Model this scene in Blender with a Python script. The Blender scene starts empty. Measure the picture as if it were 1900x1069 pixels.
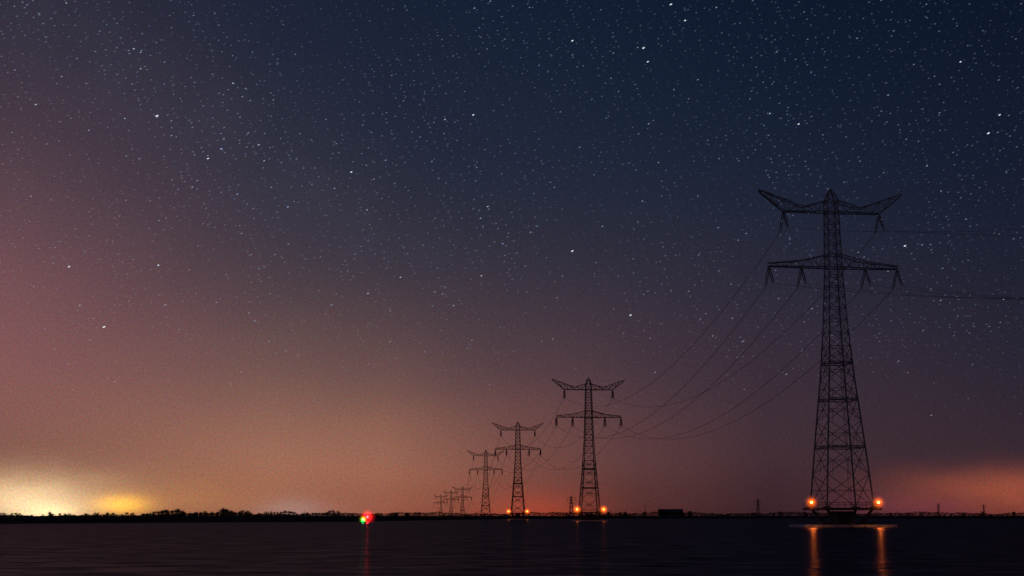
import bpy, bmesh, math, random
from mathutils import Vector, Matrix
random.seed(7)
scene = bpy.context.scene
scene.view_settings.view_transform = 'Standard'
scene.view_settings.look = 'None'
scene.view_settings.exposure = 0
COL = scene.collection

def lin(c):
    r = []
    for v in c:
        v /= 255.0
        r.append(v/12.92 if v <= .04045 else ((v+.055)/1.055)**2.4)
    return r

# ------------------------------------------------------------------ camera
cam_d = bpy.data.cameras.new("camera")
cam = bpy.data.objects.new("camera", cam_d)
COL.objects.link(cam)
cam_d.sensor_width = 36
cam_d.lens = 36*2660/1900
cam_d.clip_end = 90000
cam.location = (0, 0, 2.0)
cam.rotation_euler = (math.radians(90+9.03), 0, 0)
scene.camera = cam

# ------------------------------------------------------------------ world
world = bpy.data.worlds.new("World")
scene.world = world
world.use_nodes = True
nt = world.node_tree
nt.nodes.clear()
N = nt.nodes; L = nt.links

def val(sock_or_v, inp):
    if isinstance(sock_or_v, (int, float)):
        inp.default_value = sock_or_v
    else:
        L.new(sock_or_v, inp)

def M(op, a, b=None, c=None, clamp=False):
    n = N.new('ShaderNodeMath'); n.operation = op; n.use_clamp = clamp
    val(a, n.inputs[0])
    if b is not None: val(b, n.inputs[1])
    if c is not None: val(c, n.inputs[2])
    return n.outputs[0]

def MR(v, a, b, c=0.0, d=1.0, smooth=False):
    n = N.new('ShaderNodeMapRange')
    n.interpolation_type = 'SMOOTHSTEP' if smooth else 'LINEAR'
    n.clamp = True
    val(v, n.inputs['Value'])
    n.inputs['From Min'].default_value = a; n.inputs['From Max'].default_value = b
    n.inputs['To Min'].default_value = c; n.inputs['To Max'].default_value = d
    return n.outputs['Result']

def MIX(f, a, b, mode='MIX'):
    n = N.new('ShaderNodeMix'); n.data_type = 'RGBA'; n.blend_type = mode
    n.clamp_result = False
    val(f, n.inputs[0])
    for s, i in ((a, 6), (b, 7)):
        if isinstance(s, (tuple, list)):
            n.inputs[i].default_value = (*s[:3], 1)
        else:
            L.new(s, n.inputs[i])
    return n.outputs[2]

tc = N.new('ShaderNodeTexCoord')
sep = N.new('ShaderNodeSeparateXYZ'); L.new(tc.outputs['Generated'], sep.inputs[0])
az = M('MULTIPLY', M('ARCTAN2', sep.outputs[0], sep.outputs[1]), 57.29578)
el = M('MULTIPLY', M('ARCSINE', sep.outputs[2]), 57.29578)
el = M('MAXIMUM', el, 0.0)
cmb = N.new('ShaderNodeCombineXYZ'); L.new(az, cmb.inputs[0]); L.new(el, cmb.inputs[1])
P2 = cmb.outputs[0]     # (az, el) in degrees

def noise(vec, scale, detail=2, rough=.5, sx=1, sy=1, out='Fac'):
    m = N.new('ShaderNodeMapping'); L.new(vec, m.inputs[0]); m.inputs['Scale'].default_value = (sx, sy, 1)
    n = N.new('ShaderNodeTexNoise'); n.noise_dimensions = '2D'
    L.new(m.outputs[0], n.inputs['Vector']); n.inputs['Scale'].default_value = scale
    n.inputs['Detail'].default_value = detail; n.inputs['Roughness'].default_value = rough
    return n.outputs[out]

big = noise(P2, .09, 2, .5, 1, 2.0)
elw = M('ADD', el, M('MULTIPLY', M('SUBTRACT', big, .5), 1.4))
elw = M('MAXIMUM', elw, 0.0)
elw = M('ADD', M('MULTIPLY', el, MR(el, 0, 3, 1, 0)), M('MULTIPLY', elw, MR(el, 0, 3, 0, 1)))
enorm = M('DIVIDE', elw, 24.0)
EL = [0.36, 2.27, 5.5, 9.8, 14.0, 20.4]
ramps = [
 (-19.5, [(132,90,70),(132,90,78),(140,91,90),(106,75,83),(72,59,71),(36,40,57)]),
 (-9.5,  [(148,94,74),(170,116,92),(108,81,80),(64,57,69),(45,47,63),(26,34,54)]),
 (-5,    [(148,86,68),(164,110,88),(100,76,77),(56,52,65),(39,43,60),(20,31,52)]),
 (0,     [(122,61,50),(130,83,73),(84,64,71),(49,48,62),(34,41,60),(16,29,50)]),
 (5,     [(82,44,43),(98,64,64),(70,54,65),(43,44,59),(28,38,57),(14,26,47)]),
 (10,    [(56,34,40),(70,48,55),(59,46,58),(38,40,57),(24,34,54),(12,24,44)]),
 (19.5,  [(60,38,47),(56,41,50),(42,38,52),(30,33,50),(19,28,47),(11,21,39)]),
]
cur = None
prev_a = None
for a0, cols in ramps:
    r = N.new('ShaderNodeValToRGB')
    r.color_ramp.interpolation = 'B_SPLINE'
    els = r.color_ramp.elements
    while len(els) < len(cols): els.new(.5)
    for k, (e_, c) in enumerate(zip(EL, cols)):
        els[k].position = e_/24.0
    for k, c in enumerate(cols):
        els[k].color = (*lin(c), 1)
    L.new(enorm, r.inputs[0])
    if cur is None:
        cur = r.outputs[0]
    else:
        cur = MIX(MR(az, prev_a, a0), cur, r.outputs[0])
    prev_a = a0

# faint hazy star cloud: distance from a slanted line in the sky
band_d = M('DIVIDE', M('ADD', M('SUBTRACT', el, 14.8), M('MULTIPLY', M('ADD', az, 11.0), .55)), 2.6)
band = M('EXPONENT', M('MULTIPLY', M('MULTIPLY', band_d, band_d), -1.0))
band = M('MULTIPLY', band, MR(noise(P2, .35, 4, .6), .3, .7, .1, 1.0))
band = M('MULTIPLY', band, MR(az, -6, -1, 1, 0, True))
cur = MIX(1.0, cur, MIX(1.0, (.004,.0045,.007), band, 'MULTIPLY'), 'ADD')

# city glows on the low cloud
wob = M('MULTIPLY', M('SUBTRACT', noise(P2, .35, 3, .55, 1, 2.5), .5), .45)
elg = M('ADD', el, wob)
def glow(ca, ce, sa, se, col, flat=False):
    global cur
    x = M('DIVIDE', M('SUBTRACT', az, ca), sa)
    y = M('DIVIDE', M('SUBTRACT', elg if not flat else el, ce), se)
    d = M('ADD', M('MULTIPLY', x, x), M('MULTIPLY', y, y))
    g = M('EXPONENT', M('MULTIPLY', d, -1.0))
    mc = MIX(1.0, col, g, 'MULTIPLY')
    cur = MIX(1.0, cur, mc, 'ADD')
glow(-19.4, .8, 3.8, .9, (.46,.32,.16))
glow(-18.2, .3, 1.8, .7, (.50,.42,.24))
glow(-15.1, .42, .95, .34, (.85,.43,-.40), True)
glow(-17.5, .05, 1.0, .35, (.5,.38,.16), True)
glow(-13.0, .6, 3.0, .7, (.10,.04,.0))
glow(-8.6, .25, 1.1, .5, (.03,.05,.06), True)
glow(-8.5, .1, 2.2, .4, (.04,.035,.035), True)
glow(1.0, .1, 2.2, .8, (.17,.014,-.015), True)
glow(19.2, 1.1, 4.0, .66, (.22,.045,.012))
glow(15.5, .3, 2.8, .5, (.07,.01,.015), True)
glow(20.5, .25, 3.4, .7, (.13,.022,.002), True)

# fine mottling of the night air
gr = noise(P2, 11.0, 2, .7, 1, 1, 'Color')
cur = MIX(.38, cur, MIX(1.0, MIX(1.0, cur, gr, 'MULTIPLY'), (2.0,2.0,2.0), 'MULTIPLY'))

# faint stars
patch = M('ADD', MR(noise(P2, .22, 5, .68), .34, .68, .22, 1.25), M('MULTIPLY', band, 1.0))
def stars(cell_deg, radius, power, gain, vis_lo, vis_hi, thr, off):
    m1 = N.new('ShaderNodeMapping'); L.new(P2, m1.inputs[0])
    m1.inputs['Rotation'].default_value = (0, 0, math.radians(-26))
    m1.inputs['Location'].default_value = (off, off*1.7, 0)
    m2 = N.new('ShaderNodeMapping'); L.new(m1.outputs[0], m2.inputs[0])
    m2.inputs['Scale'].default_value = (.42/cell_deg, 1/cell_deg, 1)
    v = N.new('ShaderNodeTexVoronoi'); v.voronoi_dimensions = '2D'; v.feature = 'F1'
    L.new(m2.outputs[0], v.inputs['Vector']); v.inputs['Scale'].default_value = 1
    s = N.new('ShaderNodeSeparateColor'); L.new(v.outputs['Color'], s.inputs[0])
    mask = MR(v.outputs['Distance'], radius*.2, radius, 1, 0, True)
    b = MR(s.outputs[0], thr, 1, 0, 1)
    b = M('POWER', b, power)
    vis = MR(el, vis_lo, vis_hi, 0, 1, True)
    f = M('MULTIPLY', M('MULTIPLY', M('MULTIPLY', mask, b), M('MULTIPLY', vis, patch)), gain)
    c = MIX(s.outputs[1], (.32,.56,1.0), (.85,.90,1.0))
    return MIX(1.0, c, f, 'MULTIPLY')
for args in [(.16,.14,2.6,.23,.5,13,.0,3.1),
             (.34,.062,5.0,.46,1.0,11,.0,41.3),
             (.62,.036,5.2,.90,1.5,11,.0,11.7)]:
    cur = MIX(1.0, cur, stars(*args), 'ADD')
bg = N.new('ShaderNodeBackground'); L.new(cur, bg.inputs[0]); bg.inputs[1].default_value = 1.0
out = N.new('ShaderNodeOutputWorld'); L.new(bg.outputs[0], out.inputs[0])

# ------------------------------------------------------------------ materials
def mat(name, base, rough=.6, metal=0, nscale=3.0, var=.35, bump=.0):
    m = bpy.data.materials.new(name); m.use_nodes = True
    t = m.node_tree; p = t.nodes['Principled BSDF']
    tcn = t.nodes.new('ShaderNodeTexCoord')
    n = t.nodes.new('ShaderNodeTexNoise'); n.inputs['Scale'].default_value = nscale; n.inputs['Detail'].default_value = 5
    t.links.new(tcn.outputs['Object'], n.inputs['Vector'])
    r = t.nodes.new('ShaderNodeValToRGB')
    r.color_ramp.elements[0].position = .3; r.color_ramp.elements[1].position = .7
    r.color_ramp.elements[0].color = (*[c*(1-var) for c in base], 1)
    r.color_ramp.elements[1].color = (*[min(1, c*(1+var)) for c in base], 1)
    t.links.new(n.outputs['Fac'], r.inputs[0]); t.links.new(r.outputs[0], p.inputs['Base Color'])
    p.inputs['Roughness'].default_value = rough; p.inputs['Metallic'].default_value = metal
    if bump:
        b = t.nodes.new('ShaderNodeBump'); b.inputs['Strength'].default_value = bump
        t.links.new(n.outputs['Fac'], b.inputs['Height']); t.links.new(b.outputs[0], p.inputs['Normal'])
    return m
def emis(name, col, strength, sample=True):
    m = bpy.data.materials.new(name); m.use_nodes = True
    t = m.node_tree; t.nodes.clear()
    e = t.nodes.new('ShaderNodeEmission'); e.inputs[0].default_value = (*col, 1); e.inputs[1].default_value = strength
    o = t.nodes.new('ShaderNodeOutputMaterial'); t.links.new(e.outputs[0], o.inputs[0])
    if not sample:
        m.cycles.emission_sampling = 'NONE'
    return m
def halo_mat(name, col, strength):  # emission-only volume fading outward: a lamp's glow painted in, nothing scatters
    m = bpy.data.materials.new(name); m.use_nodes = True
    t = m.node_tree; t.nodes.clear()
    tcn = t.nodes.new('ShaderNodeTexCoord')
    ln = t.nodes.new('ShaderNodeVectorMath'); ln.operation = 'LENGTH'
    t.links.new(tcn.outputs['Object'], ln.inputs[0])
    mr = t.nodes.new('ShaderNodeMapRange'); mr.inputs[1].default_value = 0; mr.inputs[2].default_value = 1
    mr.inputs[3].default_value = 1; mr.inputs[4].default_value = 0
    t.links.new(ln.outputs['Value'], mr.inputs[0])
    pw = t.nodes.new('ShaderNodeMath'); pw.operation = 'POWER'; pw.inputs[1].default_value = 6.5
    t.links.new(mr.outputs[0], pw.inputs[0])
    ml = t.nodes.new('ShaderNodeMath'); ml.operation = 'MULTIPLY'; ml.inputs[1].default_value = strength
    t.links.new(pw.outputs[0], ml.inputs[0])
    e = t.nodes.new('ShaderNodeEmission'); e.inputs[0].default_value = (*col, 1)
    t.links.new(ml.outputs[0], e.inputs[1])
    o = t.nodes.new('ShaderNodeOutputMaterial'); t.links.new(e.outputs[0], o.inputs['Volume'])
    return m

m_steel = mat("galvanised_steel", (.15,.19,.27), .7, 0, 1.5, .25)
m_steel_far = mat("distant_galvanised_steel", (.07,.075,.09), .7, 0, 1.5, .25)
m_glass = mat("brown_insulator_porcelain", (.05,.045,.05), .4)
m_conc = mat("dark_weathered_concrete", (.06,.06,.07), .9, 0, 1.3, .4, .3)
m_slab = mat("pale_concrete_slab", (.26,.38,.50), .85, 0, 1.3, .3, .3)
m_rail = mat("painted_rail_steel", (.06,.06,.06), .5, .3)
m_cable = mat("aluminium_cable", (.04,.04,.05), .6)
m_bark = mat("bark", (.03,.024,.02), .9)
m_leaf = mat("dark_foliage", (.02,.024,.014), .8, 0, 1.0, .5)
m_land = mat("dark_grass_land", (.018,.02,.013), .95, 0, .08, .5)
m_barn = mat("dark_timber_cladding", (.05,.045,.045), .9, 0, .6, .4)
m_roof = mat("dark_roof_sheet", (.04,.04,.045), .8, 0, .6, .4)
m_red = mat("red_buoy_paint", (.45,.03,.02), .45)
m_green = mat("green_buoy_paint", (.02,.25,.08), .45)
m_orange_lamp = emis("sodium_lamp_glow", (1, .36, .06), 14)
m_red_lamp = emis("red_lantern_glow", (1, .05, .06), 10)
m_green_lamp = emis("green_lantern_glow", (.35, 1, .2), 6)
m_halo_o = halo_mat("sodium_painted_halo", (1, .13, .005), 6.5)  # painted glow colours for the lamp halos, no actual mist
m_halo_r = halo_mat("red_painted_halo", (1, .010, .012), 7.5)
m_halo_g = halo_mat("green_painted_halo", (.16, 1, .05), 9.0)
m_star_a = emis("white_starlight", (.85, .93, 1), 1.0, False)
m_star_b = emis("dim_starlight", (.75, .85, 1), .36, False)

# ------------------------------------------------------------------ helpers
def beam(bm, p, q, w, mi=0):
    p = Vector(p); q = Vector(q); d = q-p
    if d.length < 1e-5: return
    d.normalize()
    up = Vector((0,0,1)) if abs(d.z) < .9 else Vector((0,1,0))
    a = d.cross(up).normalized()*w/2; b = d.cross(a).normalized()*w/2
    vs = [bm.verts.new(c+s1*a+s2*b) for c in (p, q) for s1, s2 in ((-1,-1),(1,-1),(1,1),(-1,1))]
    for f in ((0,1,2,3),(7,6,5,4),(0,4,5,1),(1,5,6,2),(2,6,7,3),(3,7,4,0)):
        fc = bm.faces.new([vs[i] for i in f]); fc.material_index = mi
def box(bm, c, s, mi=0, bev=0):
    r = bmesh.ops.create_cube(bm, size=1, matrix=Matrix.Translation(c) @ Matrix.Diagonal((*s, 1)))
    for v in r['verts']:
        for f in v.link_faces: f.material_index = mi
    if bev:
        es = list({e for v in r['verts'] for e in v.link_edges})
        bmesh.ops.bevel(bm, geom=es, offset=bev, segments=2, affect='EDGES', material=mi)
def lathe(bm, base, axis, prof, seg=10, mi=0):
    base = Vector(base); q = Vector(axis).normalized().to_track_quat('Z', 'Y')
    rings = []
    for h, r in prof:
        rings.append([bm.verts.new(base+q@Vector((r*math.cos(2*math.pi*k/seg), r*math.sin(2*math.pi*k/seg), h))) for k in range(seg)])
    for a, b in zip(rings, rings[1:]):
        for k in range(seg):
            f = bm.faces.new((a[k], a[(k+1)%seg], b[(k+1)%seg], b[k])); f.material_index = mi
    for r in (rings[0][::-1], rings[-1]):
        f = bm.faces.new(r); f.material_index = mi
def mesh_of(bm, name, mats):
    me = bpy.data.meshes.new(name); bmesh.ops.recalc_face_normals(bm, faces=bm.faces)
    bm.to_mesh(me); bm.free()
    for m in mats: me.materials.append(m)
    return me
def obj(name, data, parent=None, loc=(0,0,0), rot=(0,0,0)):
    o = bpy.data.objects.new(name, data); COL.objects.link(o)
    o.location = loc; o.rotation_euler = rot
    if parent: o.parent = parent
    return o
def interp(pts, x):
    if x <= pts[0][0]: return pts[0][1]
    for (x0, y0), (x1, y1) in zip(pts, pts[1:]):
        if x <= x1: return y0+(y1-y0)*(x-x0)/(x1-x0)
    return pts[-1][1]

# ------------------------------------------------------------------ bright stars (azimuth, elevation in degrees, size)
catalogue = [(-14.34,15.41,1.4),(-16.01,7.19,1.3),(2.45,10.5,1.2),(5.45,18.46,1.25),(18.9,14.41,1.25),(15.58,10.33,1.15),
 (-17.41,9.44,1.05),(4.77,7.92,1.1),(6.61,20.1,1.2),(-12.29,13.88,1.0),(5.62,17.92,1.0),(11.65,15.25,1.0),(19.35,15.06,1.05),
 (-14.06,9.65,.95),(-10.5,7.9,.85),(-6.56,13.57,1.0),(16.82,8.18,.85),(-3.5,6.47,.7),(15.15,5.9,.8),(16.28,3.8,.8),
 (-10.74,5.59,.7),(18.0,17.17,.95),(2.51,18.8,1.1),(.75,11.26,.85),(5.31,12.45,.85),(3.68,11.47,.85),(7.18,19.46,1.0),
 (-1.6,15.91,1.0),(-9.54,10.23,.8),(9.2,6.8,.8),(-10.88,11.02,.85),(-16.4,7.5,.7),(-4.9,8.1,.7),(1.2,6.9,.6),(-12.9,7.0,.5),(-14.6,4.3,.5)]
bm = bmesh.new(); R = 60000
srnd = random.Random(12)
for _ in range(90):
    e_ = srnd.uniform(5, 21); catalogue.append((srnd.uniform(-24, 24), e_, srnd.uniform(.4,.85)))
ca, sa = math.cos(math.radians(26)), math.sin(math.radians(26))
for i, (a_, e_, s_) in enumerate(catalogue):
    a_, e_ = math.radians(a_), math.radians(e_)
    c = Vector((math.sin(a_)*math.cos(e_), math.cos(a_)*math.cos(e_), math.sin(e_)))*R
    rt_ = Vector((math.cos(a_), -math.sin(a_), 0)); up_ = rt_.cross(c.normalized())
    ax = rt_*ca+up_*sa; ay = up_*ca-rt_*sa
    hx = math.radians(.044)*R*s_; hy = math.radians(.019)*R*s_
    vs = [bm.verts.new(c+ax*hx*math.cos(t)+ay*hy*math.sin(t)) for t in [k*math.pi/4 for k in range(8)]]
    f = bm.faces.new(vs); f.material_index = 0 if s_ > .86 else 1
me = bpy.data.meshes.new("stars"); bm.to_mesh(me); bm.free(); me.materials.append(m_star_a); me.materials.append(m_star_b)
o = obj("sky_stars", me); o["kind"] = "structure"

# ------------------------------------------------------------------ transmission tower
def tower_body(H, zb, profile, k=1.0, ms=None):
    bm = bmesh.new()
    wz = lambda z: interp(profile, z)
    zs = [zb]; z = zb
    top = H-2.2
    while z < top-1.2:
        w = wz(z)
        z += max(2.0, w*.66)
        zs.append(z)
    zs[-1] = top
    cs = lambda z: [Vector((sx*wz(z)/2, sy*wz(z)/2, z)) for sx, sy in ((-1,-1),(1,-1),(1,1),(-1,1))]
    for i, (a, b) in enumerate(zip(zs, zs[1:])):
        A, B = cs(a), cs(b)
        wide = wz(a) > 4.2
        for j in range(4):
            j2 = (j+1) % 4
            beam(bm, A[j], B[j], (.26 if wide else .20)*k)
            bw = (.11 if wide else .085)*k
            beam(bm, A[j], B[j2], bw); beam(bm, A[j2], B[j], bw)
            if wide:
                mA = (A[j]+A[j2])/2; mid = (A[j]+A[j2]+B[j]+B[j2])/4
                beam(bm, (A[j]+B[j])/2, mid, bw*.7); beam(bm, (A[j2]+B[j2])/2, mid, bw*.7)
                if i > 0: beam(bm, mA, mid, bw*.6)
            if i % 2 == 0 or not wide:
                if i > 0: beam(bm, A[j], A[j2], bw*1.3)
            if wide and i % 2 == 0 and i > 0:
                beam(bm, A[j]-Vector((0,0,.35)), A[j2]-Vector((0,0,.35)), bw*1.8)
        if wide and i % 2 == 0 and i > 0:
            beam(bm, A[0], A[2], .1*k); beam(bm, A[1], A[3], .1*k)
    T = cs(top); ap = Vector((0,0,H))
    for j in range(4):
        mid = Vector((T[j].x*.62, T[j].y*.62, top+1.3))
        j2 = (j+1) % 4; mid2 = Vector((T[j2].x*.62, T[j2].y*.62, top+1.3))
        beam(bm, T[j], mid, .2*k); beam(bm, mid, ap, .2*k); beam(bm, T[j], T[j2], .16*k)
        beam(bm, mid, mid2, .12*k); beam(bm, T[j], mid2, .1*k)
    beam(bm, ap-Vector((0,0,.3)), ap+Vector((0,0,.35)), .2*k)
    if k < 1.15:
        z = zb
        while z < top-1:
            y0 = -wz(z)/2-.02; y1 = -wz(z+1)/2-.02
            beam(bm, (-.2, y0, z), (-.2, y1, z+1), .05); beam(bm, (.2, y0, z), (.2, y1, z+1), .05)
            beam(bm, (-.2, y0, z+.5), (.2, y0, z+.5), .04)
            z += 1
    return mesh_of(bm, "lattice_body", [ms])

def arm_mesh(top, bot, dep, xs, k, name, ms):
    bm = bmesh.new()
    for s in (-1, 1):
        pr = None
        for i, x in enumerate(xs):
            t = interp(top, x); b = interp(bot, x); d = interp(dep, x)
            cur_ = [Vector((s*x, -d, t)), Vector((s*x, d, t)), Vector((s*x, -d, b)), Vector((s*x, d, b))]
            if pr:
                for j in range(4): beam(bm, pr[j], cur_[j], (.19 if j > 1 else .15)*k)
                for a, b2 in ((0,2),(1,3)):
                    if i % 2: beam(bm, pr[a], cur_[b2], .085*k)
                    else: beam(bm, pr[b2], cur_[a], .085*k)
                    if i < len(xs)-1: beam(bm, cur_[a], cur_[b2], .08*k)
                beam(bm, pr[2], cur_[3], .08*k); beam(bm, pr[1], cur_[0], .07*k)
            beam(bm, cur_[2], cur_[3], .1*k); beam(bm, cur_[0], cur_[1], .08*k)
            pr = cur_
    x0 = xs[0]
    for y in (-interp(dep, x0), interp(dep, x0)):
        beam(bm, (-x0, y, interp(bot, x0)), (x0, y, interp(bot, x0)), .2*k)
        beam(bm, (-x0, y, interp(top, x0)), (x0, y, interp(top, x0)), .16*k)
    return mesh_of(bm, name, [ms])

INS_L, INS_D = 2.2, 3.4
def insulator_mesh(k):
    bm = bmesh.new()
    for s in (-1, 1):
        e = Vector((0, s*INS_L, -INS_D)); d = e.normalized(); ln = e.length
        for xo in (-.16, .16):
            prof = [(.35, .05*k)]
            n = 13
            for i in range(n):
                h = .45+(ln-.95)*i/n
                prof += [(h, .06*k), (h+.05, .145*k), (h+.13, .06*k)]
            prof += [(ln-.35, .05*k)]
            lathe(bm, (xo, 0, 0), d, prof, 8)
        beam(bm, (0,0,0), d*.38, .12*k)
        beam(bm, Vector((-.24,0,0))+d*.36, Vector((.24,0,0))+d*.36, .09*k)
        beam(bm, Vector((-.24,0,0))+d*(ln-.34), Vector((.24,0,0))+d*(ln-.34), .09*k)
        beam(bm, d*(ln-.34), e, .12*k)
    pts = [Vector((0, -INS_L+2*INS_L*i/10, -INS_D-.55*(1-(2*i/10-1)**2))) for i in range(11)]
    for a, b in zip(pts, pts[1:]): beam(bm, a, b, .05*k)
    return mesh_of(bm, "insulator", [m_glass])

DT = 3.45     # deck top
def foundation_mesh(w, slab, zb):
    bm = bmesh.new()
    sx, sy = slab
    box(bm, (0,0,.02), (sx, sy, .84), 1, .06)
    box(bm, (0,0,.62), (sx*.58, sy*.72, .52), 0, .05)
    box(bm, (0,0,1.85), (w*.36, w*.40, 1.98), 0, .05)
    for x in (-1, 1):
        for y in (-1, 1):
            beam(bm, (x*w*.30, y*w*.28, .8), (x*w*.47, y*w*.45, DT-.4), .4)
    dk = w+2.4
    box(bm, (0,0,DT-.22), (dk, dk*.90, .44), 0, .05)
    for x in (-1, 1):
        for y in (-1, 1):
            box(bm, (x*w/2, y*w/2, (DT-.02+zb)/2+.02), (1.1, 1.1, zb-DT+.06), 0, .04)
    for i in range(7):
        x = -sx/2+.7+i*(sx-1.4)/6
        beam(bm, (x, -sy/2-.1, -.3), (x, -sy/2-.1, .30), .14)
    for i in range(8):
        beam(bm, (-.3, -dk*.45-.1, .5+i*.38), (.3, -dk*.45-.1, .5+i*.38), .05)
    for x in (-.3, .3): beam(bm, (x, -dk*.45-.1, .3), (x, -dk*.45-.1, DT+.6), .06)
    return mesh_of(bm, "concrete_foundation", [m_conc, m_slab])
def railing_mesh(w):
    bm = bmesh.new(); dk = (w+2.4)/2-.15; dy = dk*.90
    n = 8
    for (a, b) in (((-dk,-dy),(dk,-dy)),((dk,-dy),(dk,dy)),((dk,dy),(-dk,dy)),((-dk,dy),(-dk,-dy))):
        for h in (DT+.5, DT+.95): beam(bm, (*a, h), (*b, h), .05)
        for i in range(n):
            t = i/n; x = a[0]+(b[0]-a[0])*t; y = a[1]+(b[1]-a[1])*t
            beam(bm, (x,y,DT-.02), (x,y,DT+.97), .06)
    return mesh_of(bm, "railing", [m_rail])
def floodlight_post_mesh():
    bm = bmesh.new()
    beam(bm, (0,0,3.1), (0,0,4.0), .13)
    beam(bm, (0,0,3.2), (0,.9,3.2), .12)
    beam(bm, (-.45,0,4.0), (.45,0,4.0), .1)
    for x in (-.38, .38): box(bm, (x,0,4.12), (.34,.26,.2), 0, .03)
    return mesh_of(bm, "lamp_post", [m_rail])
def lamp_lens_mesh():
    bm = bmesh.new()
    bmesh.ops.create_uvsphere(bm, u_segments=12, v_segments=8, radius=.22, matrix=Matrix.Diagonal((1.15,.8,.9,1)))
    return mesh_of(bm, "lamp_lens", [m_orange_lamp])
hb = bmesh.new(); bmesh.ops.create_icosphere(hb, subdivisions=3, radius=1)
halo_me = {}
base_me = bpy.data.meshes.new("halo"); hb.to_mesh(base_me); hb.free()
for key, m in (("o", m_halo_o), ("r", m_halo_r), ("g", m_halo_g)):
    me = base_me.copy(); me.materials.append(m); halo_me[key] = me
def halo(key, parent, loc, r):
    o = obj("painted_halo", halo_me[key], parent, loc); o.scale = (r, r, r)  # added glowing sphere standing in for the glare around a lamp
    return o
def point(parent, loc, col, power, rad):
    ld = bpy.data.lights.new("lamp_light", 'POINT'); ld.color = col; ld.energy = power; ld.shadow_soft_size = rad
    return obj("lamp_light", ld, parent, loc)
def spot(parent, loc, col, power, rad):
    ld = bpy.data.lights.new("lamp_light", 'SPOT'); ld.color = col; ld.energy = power; ld.shadow_soft_size = rad
    ld.spot_size = math.radians(172); ld.spot_blend = .25
    return obj("lamp_light", ld, parent, loc, (math.radians(90-40), 0, math.radians(180)))

UP_X, LO_X = 9.3, (6.2, 12.4)
lens_me = lamp_lens_mesh(); post_me = floodlight_post_mesh()
towers = []
def build_tower(X, Y, H, rotdeg, zb, profile, k, label, water, basew, slab=None, z0=0, lamp=0):
    e = obj("transmission_tower", None, None, (X, Y, z0), (0,0,math.radians(rotdeg)))
    e["label"] = label; e["category"] = "pylon"; e["group"] = "high-voltage pylons in a line across the lake"
    e.empty_display_size = 5
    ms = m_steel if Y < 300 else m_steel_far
    H -= z0
    obj("lattice_body", tower_body(H, zb, profile, k, ms), e)
    w = interp(profile, H-3)/2; wl = interp(profile, H-14)/2
    top = [(w,H-2.2),(5.5,H-3.5),(14,H-.4)]
    bot = [(w,H-4.4),(9.3,H-4.4),(14,H-.75)]
    dep = [(w,w),(9.3,.55),(14,.12)]
    xs = [w,2.6,4.1,5.5,6.8,8.1,9.3,10.5,11.7,12.9,14]
    obj("upper_crossarm", arm_mesh(top, bot, dep, xs, k, "upper_crossarm", ms), e)
    top = [(wl,H-12.5),(6.2,H-13.7),(12.6,H-14.35)]
    bot = [(wl,H-14.9),(12.6,H-14.9)]
    dep = [(wl,wl),(12.6,.35)]
    xs = [wl,2.8,4.5,6.2,7.8,9.4,11,12.6]
    obj("lower_crossarm", arm_mesh(top, bot, dep, xs, k, "lower_crossarm", ms), e)
    im = insulator_mesh(k)
    for x, z in [(-UP_X,H-4.4),(UP_X,H-4.4)]+[(s*l,H-14.9) for s in (-1,1) for l in LO_X]:
        obj("insulator", im, e, (x,0,z-.08))
    if water:
        obj("concrete_foundation", foundation_mesh(basew, slab, zb), e)
        obj("railing", railing_mesh(basew), e)
        dk = (basew+2.4)/2
        near = Y < 400
        for s in (-1, 1):
            fl = obj("floodlight", post_me, e, (s*(dk+(.6 if near else .2))-(1.6 if near else .5), -dk*.9-.8, 0))
            obj("lamp_lens", lens_me, fl, (0,-.1,4.35))
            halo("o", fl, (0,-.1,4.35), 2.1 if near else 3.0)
            spot(fl, (0,-.6,4.15), (1,.17,.022), lamp, .3)
    towers.append((X, Y, H, rotdeg, z0))
    return e

prof1 = [(3.2,8.8),(17.3,6.5),(27.2,4.7),(37,3.4),(46,2.6),(60.5,2.0)]
def prof(H, b, z0=3.2):
    return [(z0,b),(z0+(H-14.9-z0)*.42,b*.66),(z0+(H-14.9-z0)*.75,b*.45),(H-14.9,2.7),(H-2,2.0)]
build_tower(59.8,263,62.5,8,3.65,prof1,.9,"tall lattice pylon on concrete platform in water with orange lamps",True,8.8,(17.2,8.6),0,1050)
build_tower(29.1,545,53.8,6.2,3.65,prof(53.8,7.2),1.15,"steel lattice pylon on a lit concrete base in dark water",True,7.2,(12.5,7),0,260)
build_tower(3.2,786,52.7,5.1,3.65,prof(52.7,7.2),1.3,"steel lattice pylon on a lit concrete base in dark water",True,7.2,(12,7),0,300)
build_tower(-19.8,1090,51.2,3.4,0,prof(50.4,7.2,0),1.5,"steel lattice pylon on grassy land behind the dike",False,7.2,None,.8)
build_tower(-68.3,2000,42,4,0,prof(41,7,0),2.0,"small dark lattice pylon among faraway fields",False,7,None,.8)
build_tower(-98.6,2350,42.8,4,0,prof(42,7,0),2.0,"small dark lattice pylon among faraway fields",False,7,None,.8)
build_tower(-132.3,2700,41,4,0,prof(40,7,0),2.2,"small dark lattice pylon among faraway fields",False,7,None,.8)

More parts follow.
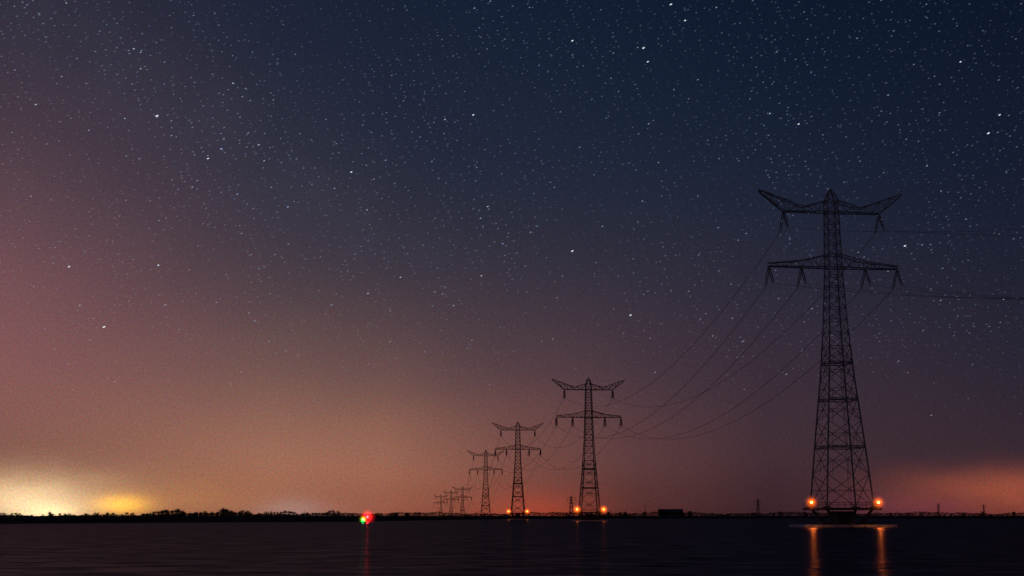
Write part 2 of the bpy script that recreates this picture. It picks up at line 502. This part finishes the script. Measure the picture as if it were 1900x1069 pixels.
# cables
def attach(t, x, dz, side):
    X, Y, H, r, z0 = t; c, s = math.cos(math.radians(r)), math.sin(math.radians(r))
    ly = side
    return Vector((X+x*c-ly*s, Y+x*s+ly*c, z0+H+dz))
t0 = (180, 23, 58, 20, 0)
chain = [t0]+towers[:7]
sags = [14.3, 14, 11.5, 14, 24, 10, 10]
phases = [(-UP_X,-4.4-INS_D-.1),(UP_X,-4.4-INS_D-.1)]+[(s*l,-14.9-INS_D-.1) for s in (-1,1) for l in LO_X]
for i, (ta, tb) in enumerate(zip(chain, chain[1:])):
    for x, dz in phases:
        a = attach(ta, x, dz, INS_L); b = attach(tb, x, dz, -INS_L)
        S = sags[i]
        n = 60
        bm = bmesh.new(); rings = []
        pts = [a.lerp(b, j/n)-Vector((0,0,4*S*(j/n)*(1-j/n))) for j in range(n+1)]
        rr = (.028,.045,.055,.06,.07,.07,.07)[i]
        for j, p in enumerate(pts):
            d = (pts[min(j+1,n)]-pts[max(j-1,0)]).normalized()
            u = d.cross(Vector((0,0,1))).normalized(); v = u.cross(d)
            rings.append([bm.verts.new(p-a+rr*(math.cos(k*math.pi/3)*u+math.sin(k*math.pi/3)*v)) for k in range(6)])
        for A, B in zip(rings, rings[1:]):
            for k in range(6): bm.faces.new((A[k], A[(k+1)%6], B[(k+1)%6], B[k]))
        o = obj("power_cable", mesh_of(bm, "cable", [m_cable]), None, a)
        o["label"] = "dark sagging power cable hanging between two pylons"
        o["category"] = "cable"; o["group"] = "overhead cables between the pylons"

# faraway pylons of another line
def far_tower_mesh(H):
    bm = bmesh.new(); b = 6.5
    lv = [0,.3,.55,.72,.84,.94]
    for z0_, z1_ in zip(lv, lv[1:]):
        w0 = b*(1-z0_)*.5+.5; w1 = b*(1-z1_)*.5+.5
        A = [Vector((sx*w0,sy*w0,z0_*H)) for sx,sy in ((-1,-1),(1,-1),(1,1),(-1,1))]
        B = [Vector((sx*w1,sy*w1,z1_*H)) for sx,sy in ((-1,-1),(1,-1),(1,1),(-1,1))]
        for j in range(4):
            beam(bm, A[j], B[j], .45); beam(bm, A[j], B[(j+1)%4], .3); beam(bm, A[(j+1)%4], B[j], .3)
    beam(bm, (0,0,.93*H), (0,0,H), .5)
    for z, hw in ((.62,7),(.75,10),(.88,7)):
        beam(bm, (-hw,0,z*H), (hw,0,z*H), .45)
        for s in (-1,1):
            beam(bm, (s*hw,0,z*H), (0,0,z*H+2.2), .3); beam(bm, (s*(hw-.2),0,z*H), (s*(hw-.2),0,z*H-2.4), .3)
    return mesh_of(bm, "far_pylon", [m_steel_far])
ftm = far_tower_mesh(38)
for X, Y, s in ((1176,4000,.97),(1366,4200,.93),(543,3200,1.05),(122.5,3000,1.15),(1010,4800,.8)):
    o = obj("lattice_pylon", ftm, None, (X,Y,.7), (0,0,.3)); o.scale = (s,s,s)
    o["label"] = "tiny three-armed lattice pylon standing beyond the tree line"; o["category"] = "pylon"
    o["group"] = "faraway pylons on the horizon"
bm = bmesh.new()
for j in range(8):
    for q in range(3):
        a = 2*math.pi*q/3; a2 = 2*math.pi*(q+1)/3
        beam(bm, (math.cos(a)*.6, math.sin(a)*.6, j*3), (math.cos(a)*.6, math.sin(a)*.6, j*3+3), .25)
        beam(bm, (math.cos(a)*.6, math.sin(a)*.6, j*3), (math.cos(a2)*.6, math.sin(a2)*.6, j*3+3), .15)
beam(bm, (0,0,24), (0,0,29), .25)
o = obj("radio_mast", mesh_of(bm, "radio_mast", [m_steel_far]), None, (275,3000,.7))
o["label"] = "slim lattice radio mast above the faraway trees"; o["category"] = "mast"

# ------------------------------------------------------------------ buoys
def buoy(X, Y, col_mat, lamp_mat, hk, lampcol, zl, conical, power, R, lr, lab):
    bm = bmesh.new()
    lathe(bm, (0,0,-.5), (0,0,1), [(0,.5),(.2,.75),(.75,.8),(.85,.6),(.9,.3)], 20)
    hull = mesh_of(bm, "hull", [col_mat])
    e = obj("navigation_buoy", None, None, (X,Y,0)); e["label"] = lab; e["category"] = "buoy"; e["group"] = "lit channel buoys"
    obj("hull", hull, e)
    bm = bmesh.new()
    if conical: lathe(bm, (0,0,.38), (0,0,1), [(0,.55),(zl-.60,.14)], 16)
    else: lathe(bm, (0,0,.38), (0,0,1), [(0,.42),(zl-.75,.40),(zl-.66,.2)], 16)
    obj("daymark", mesh_of(bm, "daymark", [col_mat]), e)
    bm = bmesh.new(); bmesh.ops.create_uvsphere(bm, u_segments=14, v_segments=10, radius=lr)
    ln = obj("lantern", mesh_of(bm, "lantern", [lamp_mat]), e, (0,0,zl))
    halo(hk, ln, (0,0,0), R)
    point(ln, (0,-.6,.1), lampcol, power, .3)
buoy(-44.1,430,m_green,m_green_lamp,"g",(.05,1,.2),.92,True,260,1.9,.22,"green conical channel buoy with its lantern lit on dark water")
buoy(-44.2,444,m_red,m_red_lamp,"r",(1,.03,.03),1.7,False,2000,3.9,.32,"red channel buoy with a bright red lantern on dark water")

# ------------------------------------------------------------------ water
bm = bmesh.new()
xsW = [-30000,-3000,-600,-200,-60,0,60,200,600,3000,30000]; ysW = [-300,0,40,100,200,400,800,1600,5000,40000]
g = [[bm.verts.new((x,y,0)) for x in xsW] for y in ysW]
for a, b in zip(g, g[1:]):
    for i in range(len(xsW)-1): bm.faces.new((a[i],a[i+1],b[i+1],b[i]))
mw = bpy.data.materials.new("dark_rippled_water"); mw.use_nodes = True
t = mw.node_tree; t.nodes.clear()
tcn = t.nodes.new('ShaderNodeTexCoord')
def wnoise(scale, sx, sy, det, rough=.6):
    mp = t.nodes.new('ShaderNodeMapping'); mp.inputs['Scale'].default_value = (sx,sy,1); t.links.new(tcn.outputs['Object'], mp.inputs[0])
    mp.inputs['Rotation'].default_value = (0,0,.12)
    n = t.nodes.new('ShaderNodeTexNoise'); n.inputs['Scale'].default_value = scale; n.inputs['Detail'].default_value = det; n.inputs['Roughness'].default_value = rough
    t.links.new(mp.outputs[0], n.inputs['Vector'])
    return n.outputs['Fac']
f1 = wnoise(.9, .4, 1, 4); f2 = wnoise(.22, .7, 1, 3)
ad = t.nodes.new('ShaderNodeMath'); ad.operation = 'MULTIPLY_ADD'; ad.inputs[1].default_value = 4.5
t.links.new(f2, ad.inputs[0]); t.links.new(f1, ad.inputs[2])
bp = t.nodes.new('ShaderNodeBump'); bp.inputs['Strength'].default_value = .7; bp.inputs['Distance'].default_value = .22
t.links.new(ad.outputs[0], bp.inputs['Height'])
gl = t.nodes.new('ShaderNodeBsdfGlossy'); gl.inputs['Roughness'].default_value = .22; gl.inputs['Color'].default_value = (.84,.84,1.0,1)
t.links.new(bp.outputs[0], gl.inputs['Normal'])
df = t.nodes.new('ShaderNodeBsdfDiffuse'); df.inputs['Color'].default_value = (.005,.007,.012,1)
mx = t.nodes.new('ShaderNodeMixShader')
f3 = wnoise(.5, .6, 1, 5, .7)
mr = t.nodes.new('ShaderNodeMapRange'); mr.inputs[1].default_value = .3; mr.inputs[2].default_value = .7; mr.inputs[3].default_value = .03; mr.inputs[4].default_value = .25
t.links.new(f3, mr.inputs[0]); t.links.new(mr.outputs[0], mx.inputs[0])
t.links.new(df.outputs[0], mx.inputs[1]); t.links.new(gl.outputs[0], mx.inputs[2])
o_ = t.nodes.new('ShaderNodeOutputMaterial'); t.links.new(mx.outputs[0], o_.inputs[0])
o = obj("water", mesh_of(bm, "water", [mw])); o["kind"] = "structure"

# ------------------------------------------------------------------ land with dike
rt = [(-75,240),(-60,250),(-30,320),(-19.5,392),(-6.4,510),(-3.15,680),(-.5,900),(3.4,1010),(20,1130),(60,1500),(75,1800)]
crest = [(-75,1.5),(-19.5,1.55),(-6,1.9),(0,1.9),(20,1.7),(75,1.7)]
def shore(azd):
    return interp(rt, azd)+3*math.sin(azd*3.1)+1.5*math.sin(azd*9.7)
def land_z(r, azd):
    d = r-shore(azd); c = interp(crest, azd)
    return interp([(0,-.4),(2,.15),(7,c-.1),(9,c),(12,c),(20,.9),(60,.75),(1000,.75)], d)
bm = bmesh.new(); rows = []
offs = [0,2,5,7,9,12,20,60,250,900,3000,10000,30000]
azs = [-75+150*i/500 for i in range(501)]
for a in azs:
    s_ = shore(a); ar = math.radians(a); rows.append([])
    for d in offs:
        r = s_+d; z = land_z(r, a)
        if 0 < d < 20: z += random.uniform(-.08,.08)
        rows[-1].append(bm.verts.new((r*math.sin(ar), r*math.cos(ar), z)))
for A, B in zip(rows, rows[1:]):
    for i in range(len(offs)-1): bm.faces.new((A[i],B[i],B[i+1],A[i+1]))
o = obj("ground", mesh_of(bm, "ground", [m_land])); o["kind"] = "structure"

# ------------------------------------------------------------------ trees
def leafq(bm, c, s, mi=0):
    n = Vector((random.gauss(0,1),random.gauss(0,1),random.gauss(0,1))).normalized()
    a = n.orthogonal().normalized(); b = n.cross(a)
    ang = random.random()*6.28; a, b = a*math.cos(ang)+b*math.sin(ang), b*math.cos(ang)-a*math.sin(ang)
    vs = [bm.verts.new(c+a*s*random.uniform(.6,1.1)), bm.verts.new(c+b*s*.7), bm.verts.new(c-a*s*random.uniform(.6,1.1)), bm.verts.new(c-b*s*.7)]
    f = bm.faces.new(vs); f.material_index = mi
def tree_meshes(shape):
    bt = bmesh.new(); bc = bmesh.new()
    wid = {0:2.9,1:2.3,2:3.4,3:2.6,4:3.1}[shape]
    pts = [Vector((0,0,-.3))]
    for i in range(5): pts.append(pts[-1]+Vector((random.uniform(-.15,.15),random.uniform(-.15,.15),1.4)))
    for i, (a, b) in enumerate(zip(pts, pts[1:])): beam(bt, a, b, .38-.06*i)
    for i in range(22):
        h = random.uniform(.8,6.0); th = random.random()*6.28
        st = Vector((0,0,h)); ln = wid*random.uniform(.5,1.0)*(1-.10*abs(h-3.2))
        e1 = st+Vector((math.cos(th)*ln*.6, math.sin(th)*ln*.6, .5)); e2 = e1+Vector((math.cos(th)*ln*.4, math.sin(th)*ln*.4, random.uniform(.3,1.0)))
        beam(bt, st, e1, .13); beam(bt, e1, e2, .08)
        for k in range(28):
            leafq(bc, e2.lerp(e1, random.random())+Vector((random.gauss(0,.45),random.gauss(0,.45),random.gauss(0,.42))), random.uniform(.14,.31))
    for i in range(9):
        e2 = Vector((random.gauss(0,wid*.28),random.gauss(0,wid*.28),random.uniform(5.6,7.4)))
        beam(bt, pts[4], e2, .08)
        for k in range(20): leafq(bc, e2+Vector((random.gauss(0,.5),random.gauss(0,.5),random.gauss(0,.42))), random.uniform(.12,.28))
    return mesh_of(bt, "trunk", [m_bark]), mesh_of(bc, "crown", [m_leaf])
kinds = [tree_meshes(i) for i in range(5)]
def tree(azd, r, h, sw=1.0):
    a = math.radians(azd); tm, cm = random.choice(kinds)
    t_ = obj("tree", None, None, (r*math.sin(a), r*math.cos(a), land_z(r, azd)), (0,0,random.random()*6.28))
    s = h/8.0; t_.scale = (s*sw, s*sw, s)
    obj("trunk", tm, t_); obj("crown", cm, t_)
    t_["label"] = "dark silhouetted bushy tree on flat land behind the dike"; t_["category"] = "tree"
    t_["group"] = "trees along the far shore"
def pxaz(x): return math.degrees(math.atan((x-950)/2693))
for i in range(44): tree(pxaz(random.uniform(-40,265)), random.uniform(1150,1500), random.uniform(2.4,4.6), 1.4)
def clump_h(x): return 5.6+1.2*math.sin(x*.061+1.0)+.8*math.sin(x*.155)+.5*math.sin(x*.37)
for i in range(80):
    x = 266+224*i/80+random.uniform(-3,3); tree(pxaz(x), random.uniform(1200,1420), clump_h(x)*random.uniform(.72,1.12), random.uniform(.9,1.2))
for i in range(36):
    x = 486+i*4.1+random.uniform(-2,2); tree(pxaz(x), random.uniform(1250,1450), (clump_h(x)-.3)*random.uniform(.65,1.1), .9)
for i in range(20): tree(pxaz(random.uniform(690,780)), random.uniform(1250,1400), random.uniform(2.8,5.0), 1.3)
for i in range(12): tree(pxaz(random.uniform(1212,1282)), random.uniform(1475,1490), random.uniform(4.5,8), 1.3)
for i in range(24): tree(pxaz(random.choice([random.uniform(980,1210), random.uniform(1275,1960)])), random.uniform(1400,1700), random.uniform(4,6.5), 1.4)

# far woods
def wood(r0, a0, a1, hmin, hmax, n, seed, s0, s1):
    rnd = random.Random(seed); bm = bmesh.new()
    ph = [rnd.random()*6.28 for _ in range(6)]
    for i in range(n):
        a = rnd.uniform(a0, a1)
        s = sum(math.sin(a*f+p)/(k+1) for k, (f, p) in enumerate(zip((1.3,3.7,8.1,17,37,71), ph)))*.28+.5
        hh = hmin+(hmax-hmin)*max(0, min(1, s))
        ar = math.radians(a); r = r0+rnd.uniform(-40,40)
        z = .6+hh*(1-rnd.random()**1.2)
        random.seed(i+seed)
        leafq(bm, Vector((r*math.sin(ar), r*math.cos(ar), z)), rnd.uniform(s0,s1))
    o = obj("distant_wood", mesh_of(bm, "distant_wood", [m_leaf])); o["kind"] = "stuff"
    o["label"] = "low dark wood along the horizon"; o["category"] = "wood"
wood(1550, -14.3, -6.2, 2.4, 5.0, 15000, 5, .3, .6)
wood(1550, -25, -14.3, 1.0, 3.2, 13000, 9, .3, .6)
wood(2600, -6.3, 28, 4.0, 8.5, 26000, 2, .6, 1.3)

# barn on the far shore
bw, bd, eh, rh = 24, 14, 5.2, 8.0
barn = obj("barn", None, None, (164,1500,.75), (0,0,-.1)); barn["label"] = "low dark barn with a shallow gabled roof on the far shore"; barn["category"] = "barn"
bm = bmesh.new()
A = [bm.verts.new((x,y,z)) for x, y, z in ((-bw/2,-bd/2,-.2),(bw/2,-bd/2,-.2),(bw/2,bd/2,-.2),(-bw/2,bd/2,-.2),(-bw/2,-bd/2,eh),(bw/2,-bd/2,eh),(bw/2,bd/2,eh),(-bw/2,bd/2,eh),(-bw/2,0,rh-.1),(bw/2,0,rh-.1))]
for f in ((0,1,5,4),(2,3,7,6),(1,2,6,9,5),(3,0,4,8,7)): bm.faces.new([A[i] for i in f])
obj("wall", mesh_of(bm, "wall", [m_barn]), barn)
bm = bmesh.new()
for s in (-1,1):
    v = [Vector((-bw/2-.6, s*(bd/2+.7), eh-.2)), Vector((bw/2+.6, s*(bd/2+.7), eh-.2)), Vector((bw/2+.6,0,rh)), Vector((-bw/2-.6,0,rh))]
    lo = [bm.verts.new(p) for p in v]; hi = [bm.verts.new(p+Vector((0,0,.2))) for p in v]
    bm.faces.new(lo); bm.faces.new(hi[::-1])
    for i in range(4): bm.faces.new((lo[i],hi[i],hi[(i+1)%4],lo[(i+1)%4]))
obj("roof", mesh_of(bm, "roof", [m_roof]), barn)
bm = bmesh.new(); box(bm, (0,-bd/2-.08,1.9), (5,.12,3.8)); box(bm, (0,-bd/2-.16,1.9), (.15,.08,3.8))
obj("door", mesh_of(bm, "door", [m_roof]), barn)
